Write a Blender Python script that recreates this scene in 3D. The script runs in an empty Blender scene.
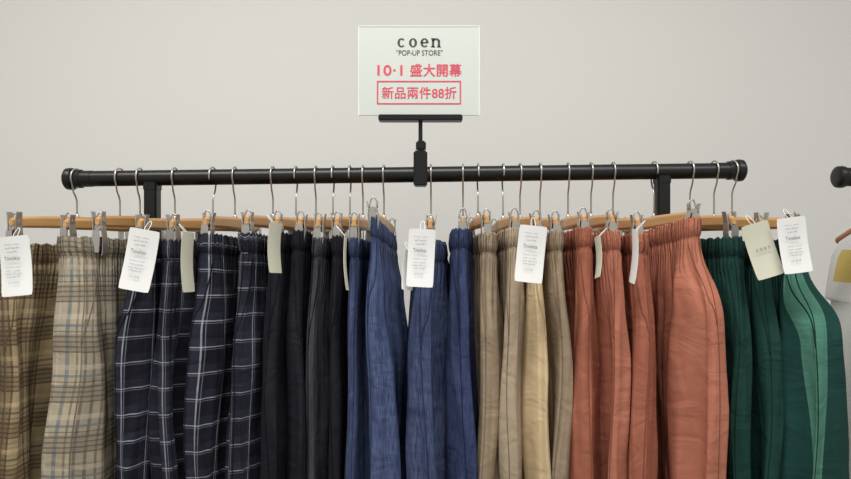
import bpy, bmesh, math, random
from mathutils import Vector, Matrix, noise as mnoise
random.seed(7)
ZC=1.40; D=1.35; F=851*26/36.0; CX=425.5; CY=239.5
def wx(px,y=0.0): return (px-CX)*(D+y)/F
def wz(py,y=0.0): return ZC+(CY-py)*(D+y)/F
def lin(c):
    r=[]
    for v in c[:3]:
        v=v/255.0
        r.append(v/12.92 if v<=0.04045 else ((v+0.055)/1.055)**2.4)
    return (r[0],r[1],r[2],1.0)
sc=bpy.context.scene
col=sc.collection
sc.view_settings.view_transform='Standard'
sc.view_settings.look='None'

# ---------------- materials ----------------
def simple(name,c,rough=0.6,metal=0.0,noise=0.0,nscale=20.0,bump=0.0,spec=0.5):
    m=bpy.data.materials.new(name); m.use_nodes=True
    nt=m.node_tree; b=nt.nodes['Principled BSDF']
    b.inputs['Roughness'].default_value=rough; b.inputs['Metallic'].default_value=metal
    b.inputs['Specular IOR Level'].default_value=spec
    tc=nt.nodes.new('ShaderNodeTexCoord'); n=nt.nodes.new('ShaderNodeTexNoise')
    n.inputs['Scale'].default_value=nscale; n.inputs['Detail'].default_value=4
    nt.links.new(tc.outputs['Object'],n.inputs['Vector'])
    mx=nt.nodes.new('ShaderNodeMix'); mx.data_type='RGBA'
    L=lin(c); mx.inputs[6].default_value=L
    mx.inputs[7].default_value=(L[0]*(1-noise),L[1]*(1-noise),L[2]*(1-noise),1)
    nt.links.new(n.outputs['Fac'],mx.inputs[0]); nt.links.new(mx.outputs[2],b.inputs['Base Color'])
    if bump>0:
        bp=nt.nodes.new('ShaderNodeBump'); bp.inputs['Strength'].default_value=bump; bp.inputs['Distance'].default_value=0.002
        nt.links.new(n.outputs['Fac'],bp.inputs['Height']); nt.links.new(bp.outputs['Normal'],b.inputs['Normal'])
    return m
def wood(name,c1,c2):
    m=bpy.data.materials.new(name); m.use_nodes=True
    nt=m.node_tree; b=nt.nodes['Principled BSDF']; b.inputs['Roughness'].default_value=0.4
    tc=nt.nodes.new('ShaderNodeTexCoord'); mp=nt.nodes.new('ShaderNodeMapping'); mp.inputs['Scale'].default_value=(40,5,120)
    n=nt.nodes.new('ShaderNodeTexNoise'); n.inputs['Scale'].default_value=2.0; n.inputs['Detail'].default_value=6
    nt.links.new(tc.outputs['Object'],mp.inputs[0]); nt.links.new(mp.outputs[0],n.inputs['Vector'])
    mx=nt.nodes.new('ShaderNodeMix'); mx.data_type='RGBA'; mx.inputs[6].default_value=lin(c1); mx.inputs[7].default_value=lin(c2)
    nt.links.new(n.outputs['Fac'],mx.inputs[0]); nt.links.new(mx.outputs[2],b.inputs['Base Color'])
    return m

class NB:
    def __init__(s,nt): s.nt=nt
    def m(s,op,a,b=None,c=None):
        n=s.nt.nodes.new('ShaderNodeMath'); n.operation=op
        for i,x in enumerate((a,b,c)):
            if x is None: continue
            if isinstance(x,(int,float)): n.inputs[i].default_value=x
            else: s.nt.links.new(x,n.inputs[i])
        return n.outputs[0]
    def mix(s,fac,a,b,bt='MIX'):
        n=s.nt.nodes.new('ShaderNodeMix'); n.data_type='RGBA'; n.blend_type=bt
        for i,x in ((0,fac),(6,a),(7,b)):
            if isinstance(x,(int,float)): n.inputs[i].default_value=x
            elif isinstance(x,tuple): n.inputs[i].default_value=x
            else: s.nt.links.new(x,n.inputs[i])
        return n.outputs[2]
    def line(s,c,period,off,width):
        x=s.m('ADD',c,off+20*period); x=s.m('DIVIDE',x,period); x=s.m('FRACT',x)
        return s.m('LESS_THAN',x,width/period)
def fabric(name,base,kind='plain',fleck=0.10,accent=None,rough=0.88,wr=0.55):
    m=bpy.data.materials.new(name); m.use_nodes=True
    nt=m.node_tree; b=nt.nodes['Principled BSDF']; b.inputs['Roughness'].default_value=rough
    b.inputs['Specular IOR Level'].default_value=0.15
    B=NB(nt)
    uv=nt.nodes.new('ShaderNodeUVMap'); uv.uv_map='UVMap'
    sp=nt.nodes.new('ShaderNodeSeparateXYZ'); nt.links.new(uv.outputs[0],sp.inputs[0])
    u,v=sp.outputs[0],sp.outputs[1]
    oi=nt.nodes.new('ShaderNodeObjectInfo')
    rnd=oi.outputs['Random']
    def noise(sx,sy,scale=1.0,detail=3,dist=0):
        mp=nt.nodes.new('ShaderNodeMapping'); mp.inputs['Scale'].default_value=(sx,sy,1)
        nt.links.new(uv.outputs[0],mp.inputs[0])
        cb=nt.nodes.new('ShaderNodeCombineXYZ'); nt.links.new(B.m('MULTIPLY',rnd,37.0),cb.inputs[2]); nt.links.new(cb.outputs[0],mp.inputs['Location'])
        n=nt.nodes.new('ShaderNodeTexNoise'); n.inputs['Scale'].default_value=scale; n.inputs['Detail'].default_value=detail
        n.inputs['Distortion'].default_value=dist
        nt.links.new(mp.outputs[0],n.inputs['Vector']); return n.outputs['Fac']
    base_l=lin(base)
    dk=tuple(x*(1-fleck) for x in base_l[:3])+(1,)
    lt=tuple(min(1,x*(1+fleck)) for x in base_l[:3])+(1,)
    c=B.mix(noise(25,9,1,4),dk,lt)
    c=B.mix(B.m('MULTIPLY',noise(700,60,1,2),0.4),c,tuple(x*0.75 for x in base_l[:3])+(1,))
    wob=B.m('MULTIPLY',B.m('SUBTRACT',noise(14,8,1,1),0.5),0.005)
    ru=B.m('ADD',B.m('ADD',u,wob),B.m('MULTIPLY',rnd,0.3)); rv=B.m('ADD',B.m('ADD',v,wob),B.m('MULTIPLY',rnd,0.7))
    if kind=='plaid_beige' or kind=='plaid_brown':
        if kind=='plaid_beige':
            P=0.092; band=lin((112,104,92)); thin=lin((62,55,50)); lig=lin((196,188,172)); blue=lin((88,104,112))
        else:
            P=0.084; band=lin((92,74,54)); thin=lin((46,38,32)); lig=lin((186,168,130)); blue=lin((66,58,52))
        for co in (ru,rv):
            c=B.mix(B.m('MULTIPLY',B.line(co,P,0.0,P*0.36),0.50),c,band)
            c=B.mix(B.m('MULTIPLY',B.line(co,P,-P*0.60,P*0.10),0.28),c,lig)
            c=B.mix(B.m('MULTIPLY',B.line(co,P,-P*0.80,P*0.05),0.65),c,blue)
            for o in (0.03,0.13,0.23,0.33):
                c=B.mix(B.m('MULTIPLY',B.line(co,P,-P*o,0.0028),0.55),c,thin)
            c=B.mix(B.m('MULTIPLY',B.line(co,P,-P*0.93,0.0025),0.5),c,thin)
    elif kind=='check':
        wl=lin(accent or (164,166,176)); mid=lin((66,70,88))
        for co,P in ((ru,0.040),(rv,0.048)):
            c=B.mix(B.m('MULTIPLY',B.line(co,P,0.0,P*0.28),0.16),c,mid)
            c=B.mix(B.m('MULTIPLY',B.line(co,P,-P*0.30,0.0022),0.60),c,wl)
            c=B.mix(B.m('MULTIPLY',B.line(co,P,-P*0.30-0.005,0.0010),0.35),c,wl)
    elif kind=='denim':
        n=noise(720,34,1,3); f=nt.nodes.new('ShaderNodeMapRange'); f.inputs[1].default_value=0.36; f.inputs[2].default_value=0.76
        nt.links.new(n,f.inputs[0]); c=B.mix(B.m('MULTIPLY',f.outputs[0],0.75),c,lin(accent or (120,140,185)))
        n2=noise(40,520,1,3); f2=nt.nodes.new('ShaderNodeMapRange'); f2.inputs[1].default_value=0.44; f2.inputs[2].default_value=0.80
        nt.links.new(n2,f2.inputs[0]); c=B.mix(B.m('MULTIPLY',f2.outputs[0],0.25),c,lin(accent or (120,140,185)))
    elif kind=='lit_fold_stripe':
        f=B.m('LESS_THAN',B.m('ABSOLUTE',B.m('ADD',u,0.022)),0.025)  # paler stripe painted into the colour as light caught on the near fold
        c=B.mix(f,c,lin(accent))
    for o,w in ((0.036,0.0018),(0.018,0.0008)):
        k=B.m('LESS_THAN',B.m('ABSOLUTE',B.m('SUBTRACT',v,o)),w)
        c=B.mix(B.m('MULTIPLY',k,0.4),c,tuple(x*0.45 for x in base_l[:3])+(1,))
    nt.links.new(c,b.inputs['Base Color'])
    un=B.m('ADD',u,B.m('MULTIPLY',noise(18,14,1,3),0.02))
    w=B.m('SINE',B.m('MULTIPLY',un,2*math.pi/0.0095))
    mr=nt.nodes.new('ShaderNodeMapRange'); nt.links.new(v,mr.inputs[0])
    mr.inputs[1].default_value=0.035; mr.inputs[2].default_value=0.12; mr.inputs[3].default_value=1.0; mr.inputs[4].default_value=0.0
    h=B.m('MULTIPLY',B.m('MULTIPLY',w,mr.outputs[0]),0.0016)
    h=B.m('ADD',h,B.m('MULTIPLY',noise(30,3.2,1,1,0.8),0.017*wr))
    h=B.m('ADD',h,B.m('MULTIPLY',noise(13,17,1,2,1.4),0.0085*wr))
    h=B.m('ADD',h,B.m('MULTIPLY',noise(60,44,1,1,0.8),0.0012*wr))
    h=B.m('ADD',h,B.m('MULTIPLY',noise(700,700,1,2),0.0004))
    bp=nt.nodes.new('ShaderNodeBump'); bp.inputs['Strength'].default_value=1.0; bp.inputs['Distance'].default_value=1.0
    nt.links.new(h,bp.inputs['Height']); nt.links.new(bp.outputs['Normal'],b.inputs['Normal'])
    return m

M_black=simple('black_painted_steel',(18,18,19),0.38,0.2,0.2,60)
M_metal=simple('brushed_nickel',(190,186,178),0.38,0.8,0.10,200)
M_wire=simple('hook_wire',(180,176,168),0.35,0.8,0.1,200)
M_wood=wood('pale_wood',(208,164,108),(174,126,74))
M_tag=simple('white_card',(230,230,228),0.7,0,0.04,30,0,0.2)
M_tagc=simple('cream_card',(204,203,184),0.7,0,0.04,30,0,0.2)
M_ink=simple('grey_ink',(130,130,134),0.7)
M_inkd=simple('dark_ink',(60,60,60),0.7)
M_red=simple('red_ink',(208,66,86),0.6)
M_string=simple('tag_string',(225,225,220),0.4)

# ---------------- mesh helpers ----------------
def mkobj(name,verts,faces,mat,parent=None,loc=(0,0,0),smooth=True,uvs=None,mats=None,fm=None):
    me=bpy.data.meshes.new(name); me.from_pydata([tuple(v) for v in verts],[],faces)
    for mm in (mats or [mat]): me.materials.append(mm)
    if fm:
        for p,i in zip(me.polygons,fm): p.material_index=i
    if smooth:
        for p in me.polygons: p.use_smooth=True
    if uvs:
        l=me.uv_layers.new(name='UVMap')
        k=0
        for p in uvs:
            for q in p: l.data[k].uv=q; k+=1
    ob=bpy.data.objects.new(name,me); ob.location=loc; col.objects.link(ob)
    if parent: ob.parent=parent
    return ob
def empty(name,loc=(0,0,0)):
    e=bpy.data.objects.new(name,None); e.empty_display_size=0.05; e.location=loc; col.objects.link(e); return e
def box(name,c,s,mat,parent=None,bev=0.0,rot=None):
    bm=bmesh.new(); bmesh.ops.create_cube(bm,size=1.0)
    for v in bm.verts: v.co=Vector((v.co.x*s[0],v.co.y*s[1],v.co.z*s[2]))
    if bev>0: bmesh.ops.bevel(bm,geom=bm.edges[:],offset=bev,segments=2,affect='EDGES')
    me=bpy.data.meshes.new(name); bm.to_mesh(me); bm.free(); me.materials.append(mat)
    ob=bpy.data.objects.new(name,me); ob.location=c; col.objects.link(ob)
    if rot: ob.rotation_euler=rot
    if parent: ob.parent=parent
    return ob
def lathe(name,profile,p0,axis,mat,parent=None,seg=28):
    ax=Vector(axis).normalized(); up=Vector((0,0,1)) if abs(ax.z)<0.9 else Vector((0,1,0))
    s=ax.cross(up).normalized(); t=ax.cross(s)
    vs=[];fs=[]
    for (d,r) in profile:
        for i in range(seg):
            th=2*math.pi*i/seg; vs.append(Vector(p0)+ax*d+(s*math.cos(th)+t*math.sin(th))*r)
    for j in range(len(profile)-1):
        for i in range(seg):
            fs.append((j*seg+i,j*seg+(i+1)%seg,(j+1)*seg+(i+1)%seg,(j+1)*seg+i))
    fs.append(tuple(range(seg))[::-1]); fs.append(tuple((len(profile)-1)*seg+i for i in range(seg)))
    ob=mkobj(name,vs,fs,mat,parent)
    bm=bmesh.new(); bm.from_mesh(ob.data); bmesh.ops.recalc_face_normals(bm,faces=bm.faces); bm.to_mesh(ob.data); bm.free()
    try: ob.data.set_sharp_from_angle(angle=math.radians(40))
    except Exception: pass
    return ob
def tube(name,pts,r,mat,parent=None,seg=8):
    pts=[Vector(p) for p in pts]; vs=[];fs=[]
    n=len(pts); prev=None
    for i,p in enumerate(pts):
        tg=(pts[min(i+1,n-1)]-pts[max(i-1,0)]).normalized()
        if prev is None:
            ref=Vector((1,0,0)) if abs(tg.x)<0.9 else Vector((0,1,0))
            s=tg.cross(ref).normalized()
        else:
            s=(prev-tg*prev.dot(tg)).normalized()
        prev=s; t=tg.cross(s)
        for k in range(seg):
            th=2*math.pi*k/seg; vs.append(p+(s*math.cos(th)+t*math.sin(th))*r)
    for j in range(n-1):
        for k in range(seg):
            fs.append((j*seg+k,j*seg+(k+1)%seg,(j+1)*seg+(k+1)%seg,(j+1)*seg+k))
    fs.append(tuple(range(seg))[::-1]); fs.append(tuple((n-1)*seg+k for k in range(seg)))
    return mkobj(name,vs,fs,mat,parent)
def smoothstep(a,b,x):
    t=max(0,min(1,(x-a)/(b-a))); return t*t*(3-2*t)
def lerp(a,b,t): return a+(b-a)*t
def interp(tab,x):
    for (x0,y0),(x1,y1) in zip(tab,tab[1:]):
        if x<=x1:
            t=max(0,(x-x0)/(x1-x0)); t=t*t*(3-2*t); return lerp(y0,y1,t)
    return tab[-1][1]

# ---------------- room ----------------
M_wall=simple('painted_wall',(219,218,214),0.9,0,0.03,1.5,0.0,0.2)
M_floor=simple('polished_floor_tile',(165,160,152),0.4,0,0.12,3)
M_ceil=simple('ceiling_paint',(225,224,220),0.9,0,0.03,2)
WY=0.85
box('wall_back',(0,WY+0.05,1.6),(9,0.1,3.2),M_wall)
box('floor',(0,-1.6,-0.05),(9,5.0,0.1),M_floor)
box('ceiling',(0,-1.6,3.25),(9,5.0,0.1),M_ceil)
box('baseboard_back',(0,WY-0.008,0.05),(9,0.016,0.1),simple('baseboard_paint',(210,208,202),0.5),bev=0.003)

# ---------------- rack ----------------
def rail_z(x):
    zl,zr=wz(179),wz(170.5); xl,xr=wx(70),wx(740)
    return lerp(zl,zr,(x-xl)/(xr-xl))
RR=0.0172
def make_rack(x0,x1,posts,sign=False):
    e=empty('garment_rack',(0,0,0))
    za,zb=rail_z(x0) ,rail_z(x1)
    if x0>0.8: za=wz(177); zb=za
    ax=Vector((x1-x0,0,zb-za)); L=ax.length
    lathe('rail',[(0.02,RR),(L-0.02,RR)],(x0,0,za),ax,M_black,e)
    fin=[(0.0,0.013),(0.0015,0.019),(0.005,0.0235),(0.014,0.0245),(0.018,0.0235),(0.021,0.0190),(0.026,0.0190),(0.028,0.0205),(0.036,0.0205),(0.038,0.018),(0.06,0.018)]
    lathe('end_cap_1',fin,(x0,0,za),ax,M_black,e)
    lathe('end_cap_2',fin,(x1,0,zb),-ax,M_black,e)
    for i,px in enumerate(posts):
        zt=lerp(za,zb,(px-x0)/(x1-x0))
        box('upright_%d'%(i+1),(px,0.0,(zt-0.008+0.10)/2),(0.028,0.028,zt-0.008-0.10),M_black,e,0.003)
        box('rail_bracket_%d'%(i+1),(px,0.0,zt-0.018),(0.031,0.031,0.024),M_black,e,0.004)
        box('foot_bar_%d'%(i+1),(px,0,0.085),(0.03,0.50,0.03),M_black,e,0.004)
        for k,sy in enumerate((-0.22,0.22)):
            lathe('caster_%d_%d'%(i+1,k+1),[(0,0.018),(0.002,0.028),(0.02,0.028),(0.022,0.018)],(px-0.011,sy,0.028),(1,0,0),M_black,e)
            box('caster_fork_%d_%d'%(i+1,k+1),(px,sy,0.06),(0.032,0.02,0.03),M_black,e,0.002)
    box('lower_crossbar',((posts[0]+posts[1])/2,0,0.085),(posts[1]-posts[0],0.025,0.025),M_black,e,0.003)
    return e
XPL,XPR=wx(152.5),wx(662)
rack=make_rack(wx(65.5),wx(744),(XPL,XPR))
make_rack(wx(835),wx(835)+1.4,(wx(835)+0.2,wx(835)+1.2))

# ---------------- sign ----------------
sign=empty('promotional_sign',(0,0,0))
xc=wx(420.5); rz=rail_z(xc)
box('rail_clamp',(xc,0,rz+0.012),(0.030,0.044,0.088-0.012),M_black,sign,0.003)
box('clamp_knob',(xc+0.001,-0.0,(wz(146)+wz(150))/2+0.004),(0.022,0.03,0.02),M_black,sign,0.003)
box('stem',(xc,0,(wz(121)+wz(147))/2),(0.009,0.009,wz(121)-wz(147)),M_black,sign,0.001)
box('base_channel',(wx(420.5),0,wz(118.5)),(wx(462)-wx(378.5),0.03,0.013),M_black,sign,0.002)
M_card=simple('pale_grey_insert',(195,200,193),0.45,0,0.03,8,0,0.3)
M_edge=simple('acrylic_edge',(234,236,232),0.2)
sx0,sx1,sz0,sz1=wx(359),wx(479),wz(116),wz(26.5)
scx,scz=(sx0+sx1)/2,(sz0+sz1)/2
box('insert_card',(scx,0,scz),(sx1-sx0-0.002,0.003,sz1-sz0-0.002),M_card,sign,0.0005)
for nm,c,s in (('edge_top',(scx,0,sz1),(sx1-sx0,0.005,0.0020)),('edge_left',(sx0,0,scz),(0.0020,0.005,sz1-sz0)),('edge_right',(sx1,0,scz),(0.0020,0.005,sz1-sz0))):
    box(nm,c,s,M_edge,sign,0.0003)
def text(name,s,cx,cz,w,h,y,mat,parent,off=0.0,sp=1.0):
    cu=bpy.data.curves.new(name,'FONT'); cu.body=s; cu.size=1.0; cu.align_x='CENTER'; cu.align_y='CENTER'; cu.extrude=0.0; cu.offset=off; cu.space_character=sp
    ob=bpy.data.objects.new(name,cu); col.objects.link(ob)
    bpy.context.view_layer.update()
    dg=bpy.context.evaluated_depsgraph_get(); me=bpy.data.meshes.new_from_object(ob.evaluated_get(dg))
    bpy.data.objects.remove(ob)
    xs=[v.co.x for v in me.vertices] or [0,1]; ys=[v.co.y for v in me.vertices] or [0,1]
    mx,my=(min(xs)+max(xs))/2,(min(ys)+max(ys))/2; dx,dy=max(xs)-min(xs),max(ys)-min(ys)
    fx=w/max(dx,1e-4); fy=(h/max(dy,1e-4)) if h else fx
    for v in me.vertices: v.co=Vector(((v.co.x-mx)*fx,0,(v.co.y-my)*fy))
    me.materials.clear(); me.materials.append(mat)
    o=bpy.data.objects.new(name,me); o.location=(cx,y,cz); col.objects.link(o); o.parent=parent
    return o
def pw(a): return a*D/F
YS=-0.0022
def brand(parent,x0,x1,z0,z1,y,mat):
    vs=[];fs=[]
    Hh=z1-z0; tot=x1-x0; lw=tot*0.19; gap=(tot-4*lw)/3
    def ring(cx,a0,a1,n=28):
        b0=len(vs); cz=(z0+z1)/2
        for i in range(n+1):
            t=math.radians(lerp(a0,a1,i/n)); c,s=math.cos(t),math.sin(t)
            vs.append((cx+lw/2*c,y,cz+Hh/2*s)); vs.append((cx+lw/2*0.42*c,y,cz+Hh/2*0.74*s))
        for i in range(n): fs.append((b0+2*i,b0+2*i+1,b0+2*i+3,b0+2*i+2))
    def rect(a,b,c,d):
        k=len(vs); vs.extend([(a,y,c),(b,y,c),(b,y,d),(a,y,d)]); fs.append((k,k+1,k+2,k+3))
    c0=x0+lw/2; ring(c0,42,318)
    ring(c0+lw+gap,0,360)
    c2=c0+2*(lw+gap); ring(c2,0,318); rect(c2-lw*0.4,c2+lw*0.48,(z0+z1)/2-Hh*0.05,(z0+z1)/2+Hh*0.08)
    l=x0+3*(lw+gap); r=l+lw
    rect(l,l+lw*0.28,z0,z1); rect(r-lw*0.28,r,z0,z0+Hh*0.7); rect(l-lw*0.12,l+lw*0.38,z0,z0+Hh*0.1); rect(r-lw*0.38,r+lw*0.12,z0,z0+Hh*0.1); rect(l-lw*0.12,l,z1-Hh*0.1,z1)
    k=len(vs); n=12
    for i in range(n+1):
        t=math.radians(180-180*i/n); cxx=(l+r)/2
        vs.append((cxx+lw*0.5*math.cos(t),y,z0+Hh*0.66+Hh*0.34*math.sin(t))); vs.append((cxx+lw*0.23*math.cos(t),y,z0+Hh*0.66+Hh*0.14*math.sin(t)))
    for i in range(n): fs.append((k+2*i,k+2*i+1,k+2*i+3,k+2*i+2))
    return mkobj('brand_lettering',vs,fs,mat,parent,smooth=False)
brand(sign,wx(397.5),wx(440),wz(47.5),wz(38.5),YS,M_inkd)
text('subtitle','"POP-UP STORE"',wx(419.5),wz(53),pw(46),pw(5.5),YS,M_inkd,sign,0.0)
text('date_text','10·1',wx(390),wz(70.5),pw(25),pw(10.5),YS,M_red,sign,0.015,1.05)
text('headline_text','盛大開幕',wx(435.5),wz(70.5),pw(51),pw(12.5),YS,M_red,sign,0.0,1.05)
text('headline_text_weight','盛大開幕',wx(436.0),wz(70.3),pw(51),pw(12.5),YS-0.0001,M_red,sign,0.0,1.05)
text('offer_text','新品兩件88折',wx(419),wz(93),pw(74),pw(12),YS,M_red,sign,0.0,1.05)
text('offer_text_weight','新品兩件88折',wx(419.3),wz(92.9),pw(74),pw(12),YS-0.0001,M_red,sign,0.0,1.05)
bx0,bx1,bz0,bz1=wx(377),wx(461),wz(104.5),wz(81)
t=0.0028
vs=[(bx0,YS,bz0),(bx1,YS,bz0),(bx1,YS,bz1),(bx0,YS,bz1),(bx0+t,YS,bz0+t),(bx1-t,YS,bz0+t),(bx1-t,YS,bz1-t),(bx0+t,YS,bz1-t)]
mkobj('offer_frame',vs,[(0,1,5,4),(1,2,6,5),(2,3,7,6),(3,0,4,7)],M_red,sign,smooth=False)

# ---------------- pants ----------------
F_brown=fabric('brown_plaid_cotton',(152,134,104),'plaid_brown')
F_beige=fabric('beige_plaid_cotton',(168,156,134),'plaid_beige')
F_check=fabric('navy_windowpane_check',(27,28,37),'check')
F_check2=fabric('navy_windowpane_check_soft',(31,32,41),'check',accent=(150,152,164))
F_black=fabric('black_navy_cotton',(30,31,38))
F_char=fabric('charcoal_cotton',(52,53,60),'denim',accent=(80,82,90))
F_blue=fabric('blue_chambray',(54,66,98),'denim',accent=(98,112,148))
F_blue2=fabric('mid_blue_chambray',(50,58,86),'denim',accent=(88,100,134))
F_blue3=fabric('dark_blue_denim',(42,49,80),'denim',accent=(74,86,122))
F_tan=fabric('khaki_cotton',(152,134,112),rough=0.75)
F_tan2=fabric('sand_cotton',(168,151,129),rough=0.75)
F_cream=fabric('cream_cotton',(206,183,146),rough=0.75)
F_rust=fabric('rust_cotton',(158,97,77))
F_rust2=fabric('terracotta_cotton',(174,111,90))
F_green=fabric('dark_green_cotton',(28,61,55))
F_green2=fabric('green_cotton_lit_fold',(28,63,58),'lit_fold_stripe',accent=(74,120,104))  # plain dark green cloth; the accent is painted light on its front fold
def darker(name,c): return simple(name,c,0.9,0,0.1,50,0,0.1)

S_beige=(114,104,88);S_nav=(24,25,34);S_blk=(20,21,26);S_bl=(42,50,80);S_bd=(32,37,62);S_tan=(122,108,90);S_cr=(172,150,116);S_ru=(128,78,62);S_gr=(21,48,43)
G=[
(77,12,243,F_brown,(104,88,66),.040,{}),
(120,66,237,F_beige,S_beige,.034,{'tp':(.094,.030),'tm':(.026,.02),'box':.4,'top':.9}),
(140,98,241,None,None,.030,{}),
(175,140,238,F_check,S_nav,.034,{}),
(213,172,240,F_check2,S_nav,.034,{}),
(235,206,234,F_check,S_nav,.036,{}),
(273,247,233,F_check2,S_nav,.034,{}),
(296,277,232,F_black,S_blk,.030,{}),
(316,300,231,F_black,S_blk,.030,{}),
(333,318,238,F_char,S_blk,.030,{}),
(350,337,236,F_black,S_blk,.030,{}),
(363,354,238,F_blue2,S_bl,.030,{}),
(384,373,218,F_blue,S_bl,.050,{'tm':(.022,.014)}),
(431,430,242,F_blue2,S_bl,.034,{}),
(463,463,229,F_blue3,S_bd,.030,{}),
(478,487,233,F_tan,S_tan,.030,{}),
(503,515,228,F_tan2,S_tan,.032,{}),
(520,537,233,F_cream,S_cr,.030,{}),
(540,556,231,F_tan,S_tan,.026,{}),
(568,584,228,F_rust,S_ru,.030,{}),
(591,612,231,F_rust2,S_ru,.030,{}),
(613,638,234,F_rust,S_ru,.032,{}),
(654,694,218,F_rust2,S_ru,.036,{'wide':.03,'top':.68}),
(690,733,237,F_green,S_gr,.034,{}),
(714,762,246,F_green,S_gr,.028,{}),
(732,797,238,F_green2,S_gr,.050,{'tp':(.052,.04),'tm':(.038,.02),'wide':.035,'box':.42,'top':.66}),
]
HL=0.18
GX=[]
for g in G:
    xh=wx(g[0]); xn=wx(g[1],-HL); GX.append((xh,xn,2*xh-xn))
NR=144
def frame(i):
    xh,xn,xf=GX[i]; top=G[i][2]
    d=Vector((xn-xh,-HL,0)); L=d.length; d.normalize(); p=Vector((-d.y,d.x,0))
    ztn=wz(top,-HL); ztf=lerp(ztn,wz(240,HL),0.8)
    return d,p,L,ztn,ztf
def make_pants(i):
    h,N,top,mat,sc_,tmax,ex=G[i]; xh,xn,xf=GX[i]
    R=random.Random(100+i)
    d,p,L,ztn,ztf=frame(i)
    def lim(side):
        key='tp' if side>0 else 'tm'
        if key in ex: return list(ex[key])
        out=[]
        for k,x in ((1,xn),(2,xf)):
            j=i+side
            while 0<=j<len(G) and G[j][3] is None: j+=side
            if 0<=j<len(G):
                w=abs(GX[j][k]-x)*0.49
                oth=G[j][6].get('tm' if side>0 else 'tp')
                if oth: w=max(0.008,abs(GX[j][k]-x)-oth[k-1]-0.001)
            else: w=1
            out.append(max(0.009,min(tmax,w)))
        for px in (XPL,XPR):
            if 0<(px-xh)*side<0.10:
                w=max(0.009,abs(px-xh)-0.017); out=[out[0],min(out[1],max(w,0.009))]
                out.append(w)
        return out
    lp,lm=lim(1),lim(-1)
    ph=[R.uniform(0,6.28) for _ in range(8)]
    lam=R.uniform(0.10,0.16); A0=R.uniform(0.8,1.2); wide=ex.get('wide',R.uniform(0.0,0.006))
    VC=0.29+R.uniform(-0.01,0.02); LEN=R.uniform(0.88,0.96)
    nf1=R.uniform(12,17); nf2=R.uniform(2.0,3.6); sd0=R.uniform(0,90)
    be=ex.get('box',0.55); kt=ex.get('top',R.uniform(0.88,0.96))
    ktab=[(0,kt),(0.034,kt),(0.05,kt),(0.14,max(0.96,kt)),(0.3,1.0),(1,0.95)]
    if i==12: ktab=[(0,0.26),(0.05,0.38),(0.14,0.74),(0.3,1.0),(1,0.95)]
    def W(v): return interp([(0,0.192),(0.04,0.193),(0.20,0.209+wide*0.9),(0.45,0.216+wide),(1.0,0.20+wide*0.6)],v)
    def T(a,v,side):
        l=lp if side>0 else lm
        s=(a/0.2+1)/2; s=max(0,min(1,s))
        if len(l)==3:
            t=lerp(l[1],l[2],s*2) if s<0.5 else lerp(l[2],l[0],(s-0.5)*2)
        else: t=lerp(l[1],l[0],s)
        return t*interp(ktab,v)
    def fold(a,v,t):
        A=interp([(0,0.06),(0.06,0.16),(0.25,0.40),(1,0.5)],v)*A0*t
        return A*(math.sin(2*math.pi*a/lam+ph[0]+2.2*v)+0.5*math.sin(2*math.pi*a/(lam*0.53)+ph[1]-3*v))
    def surf(th,v,leg=0):
        ca,sa=math.cos(th),math.sin(th)
        g=0.0
        if leg: g=interp([(VC,0.0),(VC+0.12,0.014),(1,0.035)],v)
        w=W(v)
        aa=abs(ca)**0.9
        a=(1 if ca>=0 else -1)*(g+(w-g)*aa)
        if leg: a=leg*(g+(w-g)*aa)
        sd=1 if sa>=0 else -1
        tt=T(a,v,sd); q0=(abs(sa)**be)
        gr=interp([(0,0.12),(0.05,0.35),(0.2,0.9),(1,1.0)],v)
        cx_,cy_=ca*0.22,sa*max(0.045,0.5*(lp[0]+lm[0]))
        n1=mnoise.noise(Vector((cx_*nf1+sd0,cy_*34+1.2*v,v*nf2)))
        n2=1-2.2*abs(mnoise.noise(Vector((cx_*nf1*2.1+sd0+31,cy_*50,v*nf2*1.2+cx_*9))))
        n3=mnoise.noise(Vector((cx_*nf1*2.6+sd0+7,cy_*50,v*10)))
        tw=min(tt,0.04)
        q=sd*q0*(tt+gr*tw*(0.42*n1+0.20*n2+0.09*n3-0.10))
        bulge=0.0022*math.exp(-((v-0.018)/0.013)**2)-0.0028*math.exp(-((v-0.038)/0.005)**2)
        q+=sd*q0*bulge
        q+=fold(a,v,min(T(a,v,1),T(a,v,-1)))
        q+=gr*0.009*mnoise.noise(Vector((3*ca+sd0,1.3,v*4.5)))*min(1,min(lp[0],lm[0])/0.02)
        a+=(gr*(0.009*mnoise.noise(Vector((sd0+9,sa*4,v*6)))+0.006*n2)+bulge)*(1 if ca>0 else -1)*(1 if abs(ca)>0.3 else abs(ca)/0.3)
        if v<0.07:
            f_=1-smoothstep(0.04,0.07,v)*0.8
            q+=f_*0.0016*math.sin(44*th+ph[6])*abs(sa); a+=f_*0.0014*math.sin(52*th+ph[5])*abs(ca)
        zt=lerp(ztf,ztn,(a/L+1)/2)
        sag=-0.006*(1-min(1,(a/0.19)**2))+ (0.0022*math.sin(34*th+ph[7]) if v<0.02 else 0)
        return d*a+p*q+Vector((0,0,zt+sag-v))
    vu=[0,0.004,0.010,0.016,0.022,0.028,0.033,0.038,0.043,0.050]
    n=int((VC-0.05)/0.009)
    vu+= [0.05+(VC-0.05)*(k+1)/n for k in range(n)]
    vl=[VC+(LEN-VC)*(k+1)/46 for k in range(46)]
    arc=[0.0]; pr=None
    hb=0.5*(lp[0]+lm[0]) if 'box' in ex else 0.03
    for k in range(NR+1):
        th=2*math.pi*k/NR; q=Vector((0.215*math.copysign(abs(math.cos(th))**0.9,math.cos(th)),hb*math.copysign(abs(math.sin(th))**be,math.sin(th)),0))
        if pr is not None: arc.append(arc[-1]+(q-pr).length)
        pr=q
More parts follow.
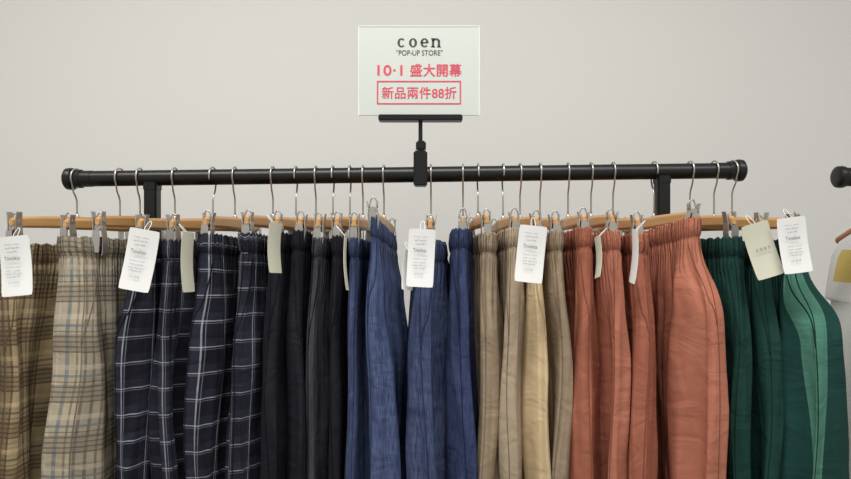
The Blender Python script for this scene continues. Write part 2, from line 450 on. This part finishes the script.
    def U(k): return -arc[-k] if k<0 else arc[k]
    vs=[];fs=[];uv=[]
    H=NR//2; Q=NR//4
    ks=list(range(-H,H))
    for v in vu:
        for k in ks: vs.append(surf(2*math.pi*k/NR,v))
    def vi(j,k): return j*NR+((k+H)%NR)
    for j in range(len(vu)-1):
        for k in ks:
            fs.append((vi(j,k),vi(j+1,k),vi(j+1,k+1),vi(j,k+1)))
            uv.append([(U(k),vu[j]),(U(k),vu[j+1]),(U(k+1),vu[j+1]),(U(k+1),vu[j])])
    J=len(vu)-1
    c0=len(vs); lin_rows=[0.001,0.02,0.05]
    for v in lin_rows:
        for k in ks:
            o=surf(2*math.pi*k/NR,v if v>0.002 else 0.0)
            aa=o.dot(d); qq=o.dot(p); f0=fold(aa,v,0.01)
            vs.append(d*(aa*0.985)+p*((qq-f0)*0.80+f0)+Vector((0,0,o.z-(0.001))))
    for r in range(len(lin_rows)):
        for k in ks:
            a_=(vi(0,k),vi(0,k+1)) if r==0 else (c0+(r-1)*NR+((k+H)%NR),c0+(r-1)*NR+((k+1+H)%NR))
            b_=(c0+r*NR+((k+H)%NR),c0+r*NR+((k+1+H)%NR))
            fs.append((a_[0],a_[1],b_[1],b_[0])); uv.append([(U(k),0.006)]*4)
    K=7
    Fp=vs[vi(J,Q)].copy(); Bp=vs[vi(J,-Q)].copy()
    cr=[]
    for k in range(K):
        t_=(k+1)/(K+1); cr.append(len(vs)); q=Fp.lerp(Bp,t_); q.z-=0.012*math.sin(math.pi*t_); vs.append(q)
    for leg in (1,-1):
        kk=list(range(-Q,Q+1)) if leg==1 else list(range(Q,H+Q+1))
        outer=[vi(J,k) for k in kk]
        loop0=outer+(cr if leg==1 else cr[::-1])
        us=[U(k) if k<=H else U(H)+arc[k-H] for k in kk]
        ul=us+[us[-1]+0.006*(m+1) for m in range(K+1)]
        vprev=VC
        for v in vl:
            row=[]
            for k in kk:
                row.append(len(vs)); vs.append(surf(2*math.pi*k/NR,v,leg))
            A=vs[row[-1]].copy(); Bq=vs[row[0]].copy()
            for k in range(K):
                t_=(k+1)/(K+1); q=A.lerp(Bq,t_); q-=d*leg*min(0.008,0.6*interp([(VC,0.0),(VC+0.12,0.014),(1,0.035)],v))*math.sin(math.pi*t_)
                row.append(len(vs)); vs.append(q)
            nn=len(row)
            for m in range(nn):
                m2=(m+1)%nn
                fs.append((loop0[m],row[m],row[m2],loop0[m2]))
                u0,u1=ul[m],ul[m+1]
                uv.append([(u0,vprev),(u0,v),(u1,v),(u1,vprev)])
            loop0=row; vprev=v
    e=empty('trousers',(xh,0,0))
    mkobj('fabric_body',vs,fs,mat,e,smooth=True,uvs=uv)
    sm=darker('seam_thread_%d'%i,sc_)
    th0=R.choice((-1,1))*R.uniform(0.03,0.14)
    pts=[surf(th0,v) for v in vu[1:]]+[surf(th0,v,1) for v in vl]
    tube('side_seam',pts,0.0010,sm,e,6)
    s=-1 if N>430 else 1
    pts=[]
    for k in range(19):
        t_=k/18; v=lerp(0.045,0.20,t_); th=s*(0.34*(1-t_)**1.2)+th0
        pts.append(surf(th,v)+p*s*0.0004)
    tube('pocket_edge',pts,0.0012,sm,e,6)

def make_hanger(i):
    d,p,L,ztn,ztf=frame(i)
    xh=GX[i][0]; e=empty('clip_hanger',(xh,0,0))
    R=random.Random(i)
    zb=ZC+0.031+R.uniform(-0.004,0.004); rz=rail_z(xh)
    tilt=(ztn-ztf)*0.25
    def P(a,q,z): return d*a+p*q+Vector((0,0,z))
    secs=[];ns=24
    for k in range(ns+1):
        a=lerp(-L-0.004,L+0.004,k/ns); s=abs(a)/L
        hh=lerp(0.0135,0.0105,min(1,s)); tt=0.006
        if k in(0,ns): hh*=0.6; tt*=0.6
        zc=zb+tilt*a/L+0.003*(1-s*s)
        sec=[(-tt,-hh*0.6),(-tt*0.6,-hh),(tt*0.6,-hh),(tt,-hh*0.6),(tt,hh*0.6),(tt*0.6,hh),(-tt*0.6,hh),(-tt,hh*0.6)]
        secs.append([P(a,q,zc+z) for q,z in sec])
    vs=[v for s in secs for v in s]; fs=[]
    for k in range(ns):
        for m in range(8): fs.append((k*8+m,k*8+(m+1)%8,(k+1)*8+(m+1)%8,(k+1)*8+m))
    fs.append(tuple(range(8))); fs.append(tuple(ns*8+m for m in range(8))[::-1])
    mkobj('wooden_bar',vs,fs,M_wood,e,smooth=False)
    sd=1 if R.random()<0.5 else -1
    hr=RR+0.0032
    pts=[P(0,0,zb+0.010),P(0,0,zb+0.03),P(0,0,rz-0.050),P(-0.004*sd,0,rz-0.040),P(-0.011*sd,0,rz-0.030)]
    for ang in range(215,-31,-12):
        t_=math.radians(ang); pts.append(P(hr*math.cos(t_)*sd,0,rz+hr*math.sin(t_)+0.0012))
    tube('hook',pts,0.0019,M_wire,e,8)
    lathe('ferrule',[(0,0.005),(0.006,0.0045),(0.009,0.003)],P(0,0,zb+0.013),(0,0,1),M_metal,e,14)
    for c,(a0,zt) in enumerate(((L*0.955,ztn),(-L*0.955,ztf))):
        off=R.uniform(-0.004,0.002); zt2=zt+off
        up=max(zb+0.019,zt2+0.032)-zt2
        lean=R.uniform(-0.004,0.004)
        for s in (1,-1):
            prof=[(0.0055,-0.024),(0.0072,-0.020),(0.0082,-0.006),(0.0086,0.006),(0.0072,up*0.45),(0.0068,up*0.55),(0.0078,up*0.8),(0.0095,up)]
            wdt=[0.0095,0.010,0.010,0.0095,0.009,0.0085,0.008,0.007]
            vs=[];fs=[]
            for (q,z),w in zip(prof,wdt):
                for a,dq in ((-w,0),(w,0),(w,0.0016),(-w,0.0016)):
                    vs.append(P(a0+a,s*(q+dq)+lean*z/up,zt2+z))
            n=len(prof)
            for k in range(n-1):
                for m in range(4): fs.append((k*4+m,k*4+(m+1)%4,(k+1)*4+(m+1)%4,(k+1)*4+m))
            fs.append((0,1,2,3)); fs.append(tuple((n-1)*4+m for m in range(4))[::-1])
            mkobj('clip_%d_jaw_%s'%(c+1,'a' if s>0 else 'b'),vs,fs,M_metal,e,smooth=False)
        lathe('clip_%d_spring'%(c+1),[(0,0.0060),(0.020,0.0060)],P(a0-0.010,0,zt2+up*0.5),d,M_metal,e,14)
        vs=[];fs=[]
        for z_,w_ in ((-0.018,0.005),(0.006,0.007),(up*0.42,0.006)):
            vs+=[P(a0+0.0150,-w_,zt2+z_),P(a0+0.0150,w_,zt2+z_),P(a0+0.0162,w_,zt2+z_),P(a0+0.0162,-w_,zt2+z_)]
        for k in range(2):
            for m in range(4): fs.append((k*4+m,k*4+(m+1)%4,(k+1)*4+(m+1)%4,(k+1)*4+m))
        fs.append((0,1,2,3)); fs.append((8,11,10,9))
        mkobj('clip_%d_end_plate'%(c+1),vs,fs,M_metal,e,smooth=False)
        pts=[]
        for k in range(17):
            t_=math.pi*k/16; pts.append(P(a0,0.0075*math.cos(t_),zt2+up*0.62+0.020*math.sin(t_)))
        tube('clip_%d_loop'%(c+1),pts,0.0014,M_wire,e,6)

for i in range(len(G)):
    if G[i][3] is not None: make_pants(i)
    make_hanger(i)

# ---------------- tags ----------------
LN=['Wear easy','size M  colour 05','cotton 100%','WASH COLD','NT 1,290','made with care','4 901234 567']
def make_tag(cx,cy,w,h,roll,yaw,y,mat,style):
    s=(D+y)/F; e=empty('price_tag',(wx(cx,y),y,wz(cy,y)))
    W_,H_=w*s,h*s
    e.rotation_euler=(math.radians(-2),math.radians(roll),math.radians(yaw))
    vs=[];fs=[];nx,nz=8,12
    def cv(x,z): return 0.0035*math.sin((z/H_+0.5)*math.pi)-0.0015*math.cos(x/W_*math.pi)
    for side in (0,1):
        for j in range(nz+1):
            for i in range(nx+1):
                x=lerp(-W_/2,W_/2,i/nx); z=lerp(-H_/2,H_/2,j/nz)
                if (j in(0,nz)) and i in (0,nx): x*=0.96; z*=0.985
                vs.append((x,cv(x,z)+side*0.0007,z))
    o=(nx+1)*(nz+1)
    for j in range(nz):
        for i in range(nx):
            a=j*(nx+1)+i; fs.append((a,a+1,a+nx+2,a+nx+1)); fs.append((o+a,o+a+nx+1,o+a+nx+2,o+a+1))
    bd=[i for i in range(nx)]+[j*(nx+1)+nx for j in range(nz)]+[nz*(nx+1)+i for i in range(nx,0,-1)]+[j*(nx+1) for j in range(nz,0,-1)]
    for k in range(len(bd)):
        a,b=bd[k],bd[(k+1)%len(bd)]; fs.append((a,o+a,o+b,b))
    mkobj('card',vs,fs,mat,e,smooth=False)
    yf=-0.0022
    if style=='price':
        text('title','Timeless',-W_*0.06,H_*0.13,W_*0.50,H_*0.065,yf+0.0005,M_inkd,e)
        for k,zz in enumerate((0.36,0.30,0.24)): text('line_%d'%k,LN[k],-W_*0.05,H_*zz,W_*(0.5-0.08*k),H_*0.028,yf,M_ink,e)
        for k,zz in enumerate((-0.02,-0.08,-0.13,-0.18)): text('note_%d'%k,LN[(k+3)%7],-W_*0.04,H_*zz,W_*(0.52-0.08*(k%2)),H_*0.026,yf,M_ink,e)
        vs=[];fs=[];x=-W_*0.22;R=random.Random(int(cx))
        while x<W_*0.14:
            w_=R.choice((0.0003,0.0005,0.0007)); k=len(vs); vs+= [(x,yf,-H_*0.30),(x+w_,yf,-H_*0.30),(x+w_,yf,-H_*0.26),(x,yf,-H_*0.26)]; fs.append((k,k+1,k+2,k+3)); x+=w_+R.choice((0.0010,0.0014,0.0020))
        mkobj('barcode',vs,fs,M_ink,e,smooth=False)
    elif style=='logo':
        text('logo','c o e n',0,H_*0.02,W_*0.52,H_*0.06,yf+0.0005,M_ink,e,0.01)
    pts=[]
    lo=Vector((0,0,H_*0.44)); up=Vector((0.0,0.018,H_*0.5+0.016))
    for k in range(13):
        a=math.pi*2*k/12; c=(lo+up)/2; hv=(up-lo)/2
        pts.append(c+hv*math.cos(a)+Vector((0.004*math.sin(a),0,0)))
    tube('string_loop',pts,0.0006,M_string,e,5)
TY=-0.252
make_tag(15,266,31,60,-5,0,TY,M_tag,'price')
make_tag(139,260,31,62,10,0,TY,M_tag,'price')
make_tag(421,258,27,58,3,0,TY,M_tag,'price')
make_tag(531,254,28,57,6,0,TY,M_tag,'price')
make_tag(795,245,29,56,-7,0,TY,M_tag,'price')
make_tag(763,250,28,56,-17,0,TY+0.012,M_tagc,'logo')
make_tag(409,270,14,40,8,40,-0.236,M_tag,'plain')
make_tag(189,262,26,60,3,86,-0.235,M_tagc,'plain')
make_tag(276,248,26,50,4,76,-0.235,M_tagc,'plain')
make_tag(597,257,22,42,-10,-92,-0.235,M_tagc,'plain')
make_tag(633,256,22,54,4,-94,-0.24,M_tag,'plain')
make_tag(347,262,20,56,2,90,-0.235,M_tagc,'plain')

# ---------------- t-shirts on second rack ----------------
M_jersey=simple('white_jersey',(204,204,200),0.9,0,0.04,12,0.2,0.2); M_print=simple('yellow_print',(190,166,92),0.8)
M_bwood=wood('brown_wood',(168,118,74),(130,84,50))
def make_shirt(x):
    e=empty('t_shirt',(x,0,0))
    mats=[M_jersey,M_print]
    tab=[(0,0.085),(0.02,0.13),(0.05,0.195),(0.09,0.225),(0.19,0.255),(0.197,0.252),(0.20,0.218),(0.35,0.212),(0.66,0.222)]
    def W(v):
        for (x0,y0),(x1,y1) in zip(tab,tab[1:]):
            if v<=x1: return lerp(y0,y1,(v-x0)/(x1-x0))
        return tab[-1][1]
    vs=[];fs=[];fm=[];N=72;rows=[0,0.005,0.012,0.02,0.035,0.05,0.07,0.09,0.12,0.15,0.18,0.19,0.197,0.20]+[0.20+0.46*k/20 for k in range(1,21)]
    for v in rows:
        for k in range(N):
            th=2*math.pi*k/N; ca,sa=math.cos(th),math.sin(th)
            a=math.copysign(abs(ca)**0.85,ca)*W(v); t_=interp([(0,0.012),(0.1,0.022),(0.66,0.035)],v)
            q=math.copysign(abs(sa)**0.6,sa)*t_+0.006*smoothstep(0,0.2,v)*math.sin(a*45+v*6)
            vs.append((q,-a,ZC+0.045-v-(0.02 if v<0.001 and abs(a)<0.06 else 0)))
    for j in range(len(rows)-1):
        for k in range(N):
            fs.append((j*N+k,(j+1)*N+k,(j+1)*N+(k+1)%N,j*N+(k+1)%N))
            th=2*math.pi*(k+.5)/N; fm.append(1 if 0.06<rows[j]<0.14 and math.sin(th)<0 and -0.78<math.cos(th)<0.6 else 0)
    mkobj('jersey_body',vs,fs,None,e,mats=mats,fm=fm)
    h=empty('wooden_coat_hanger',(x,0,0))
    vs=[];fs=[];ns=30
    for k in range(ns+1):
        a=lerp(-0.205,0.205,k/ns); z=ZC+0.062-0.064*(abs(a)/0.205)**1.4; hh=lerp(0.014,0.009,abs(a)/0.205); tt=0.009
        for m in range(10):
            t_=2*math.pi*m/10; vs.append((tt*math.cos(t_),-a,z+hh*math.sin(t_)))
    for k in range(ns):
        for m in range(10): fs.append((k*10+m,k*10+(m+1)%10,(k+1)*10+(m+1)%10,(k+1)*10+m))
    fs.append(tuple(range(10))); fs.append(tuple(ns*10+m for m in range(10))[::-1])
    mkobj('shaped_arms',vs,fs,M_bwood,h)
    rz=wz(177); hr=RR+0.003
    pts=[(0,0,ZC+0.068),(0,0,rz-0.05),(0,0.01,rz-0.03)]
    for ang in range(215,-31,-12):
        t_=math.radians(ang); pts.append((0,-hr*math.cos(t_),rz+hr*math.sin(t_)+0.001))
    tube('hook',pts,0.0018,M_wire,h,8)
make_shirt(1.045)
make_shirt(1.135)

# ---------------- lights ----------------
def area(name,loc,size,sy,en,rot=(0,0,0),c=(1,0.985,0.96)):
    l=bpy.data.lights.new(name,'AREA'); l.shape='RECTANGLE'; l.size=size; l.size_y=sy; l.energy=en; l.color=c
    o=bpy.data.objects.new(name,l); o.location=loc; o.rotation_euler=rot; col.objects.link(o); return o
area('ceiling_light_panel',(-0.5,-1.0,3.15),2.6,0.3,76)
area('ceiling_light_panel',(1.6,-1.5,3.15),1.2,0.6,26)
w=bpy.data.worlds.new('shop_ambient'); sc.world=w; w.use_nodes=True
w.node_tree.nodes['Background'].inputs[0].default_value=(1.0,0.99,0.975,1); w.node_tree.nodes['Background'].inputs[1].default_value=0.58

cam=bpy.data.cameras.new('camera'); cam.lens=26; cam.sensor_width=36; cam.clip_start=0.01
co=bpy.data.objects.new('camera',cam); co.location=(0,-D,ZC); co.rotation_euler=(math.radians(90),0,0); col.objects.link(co)
sc.camera=co
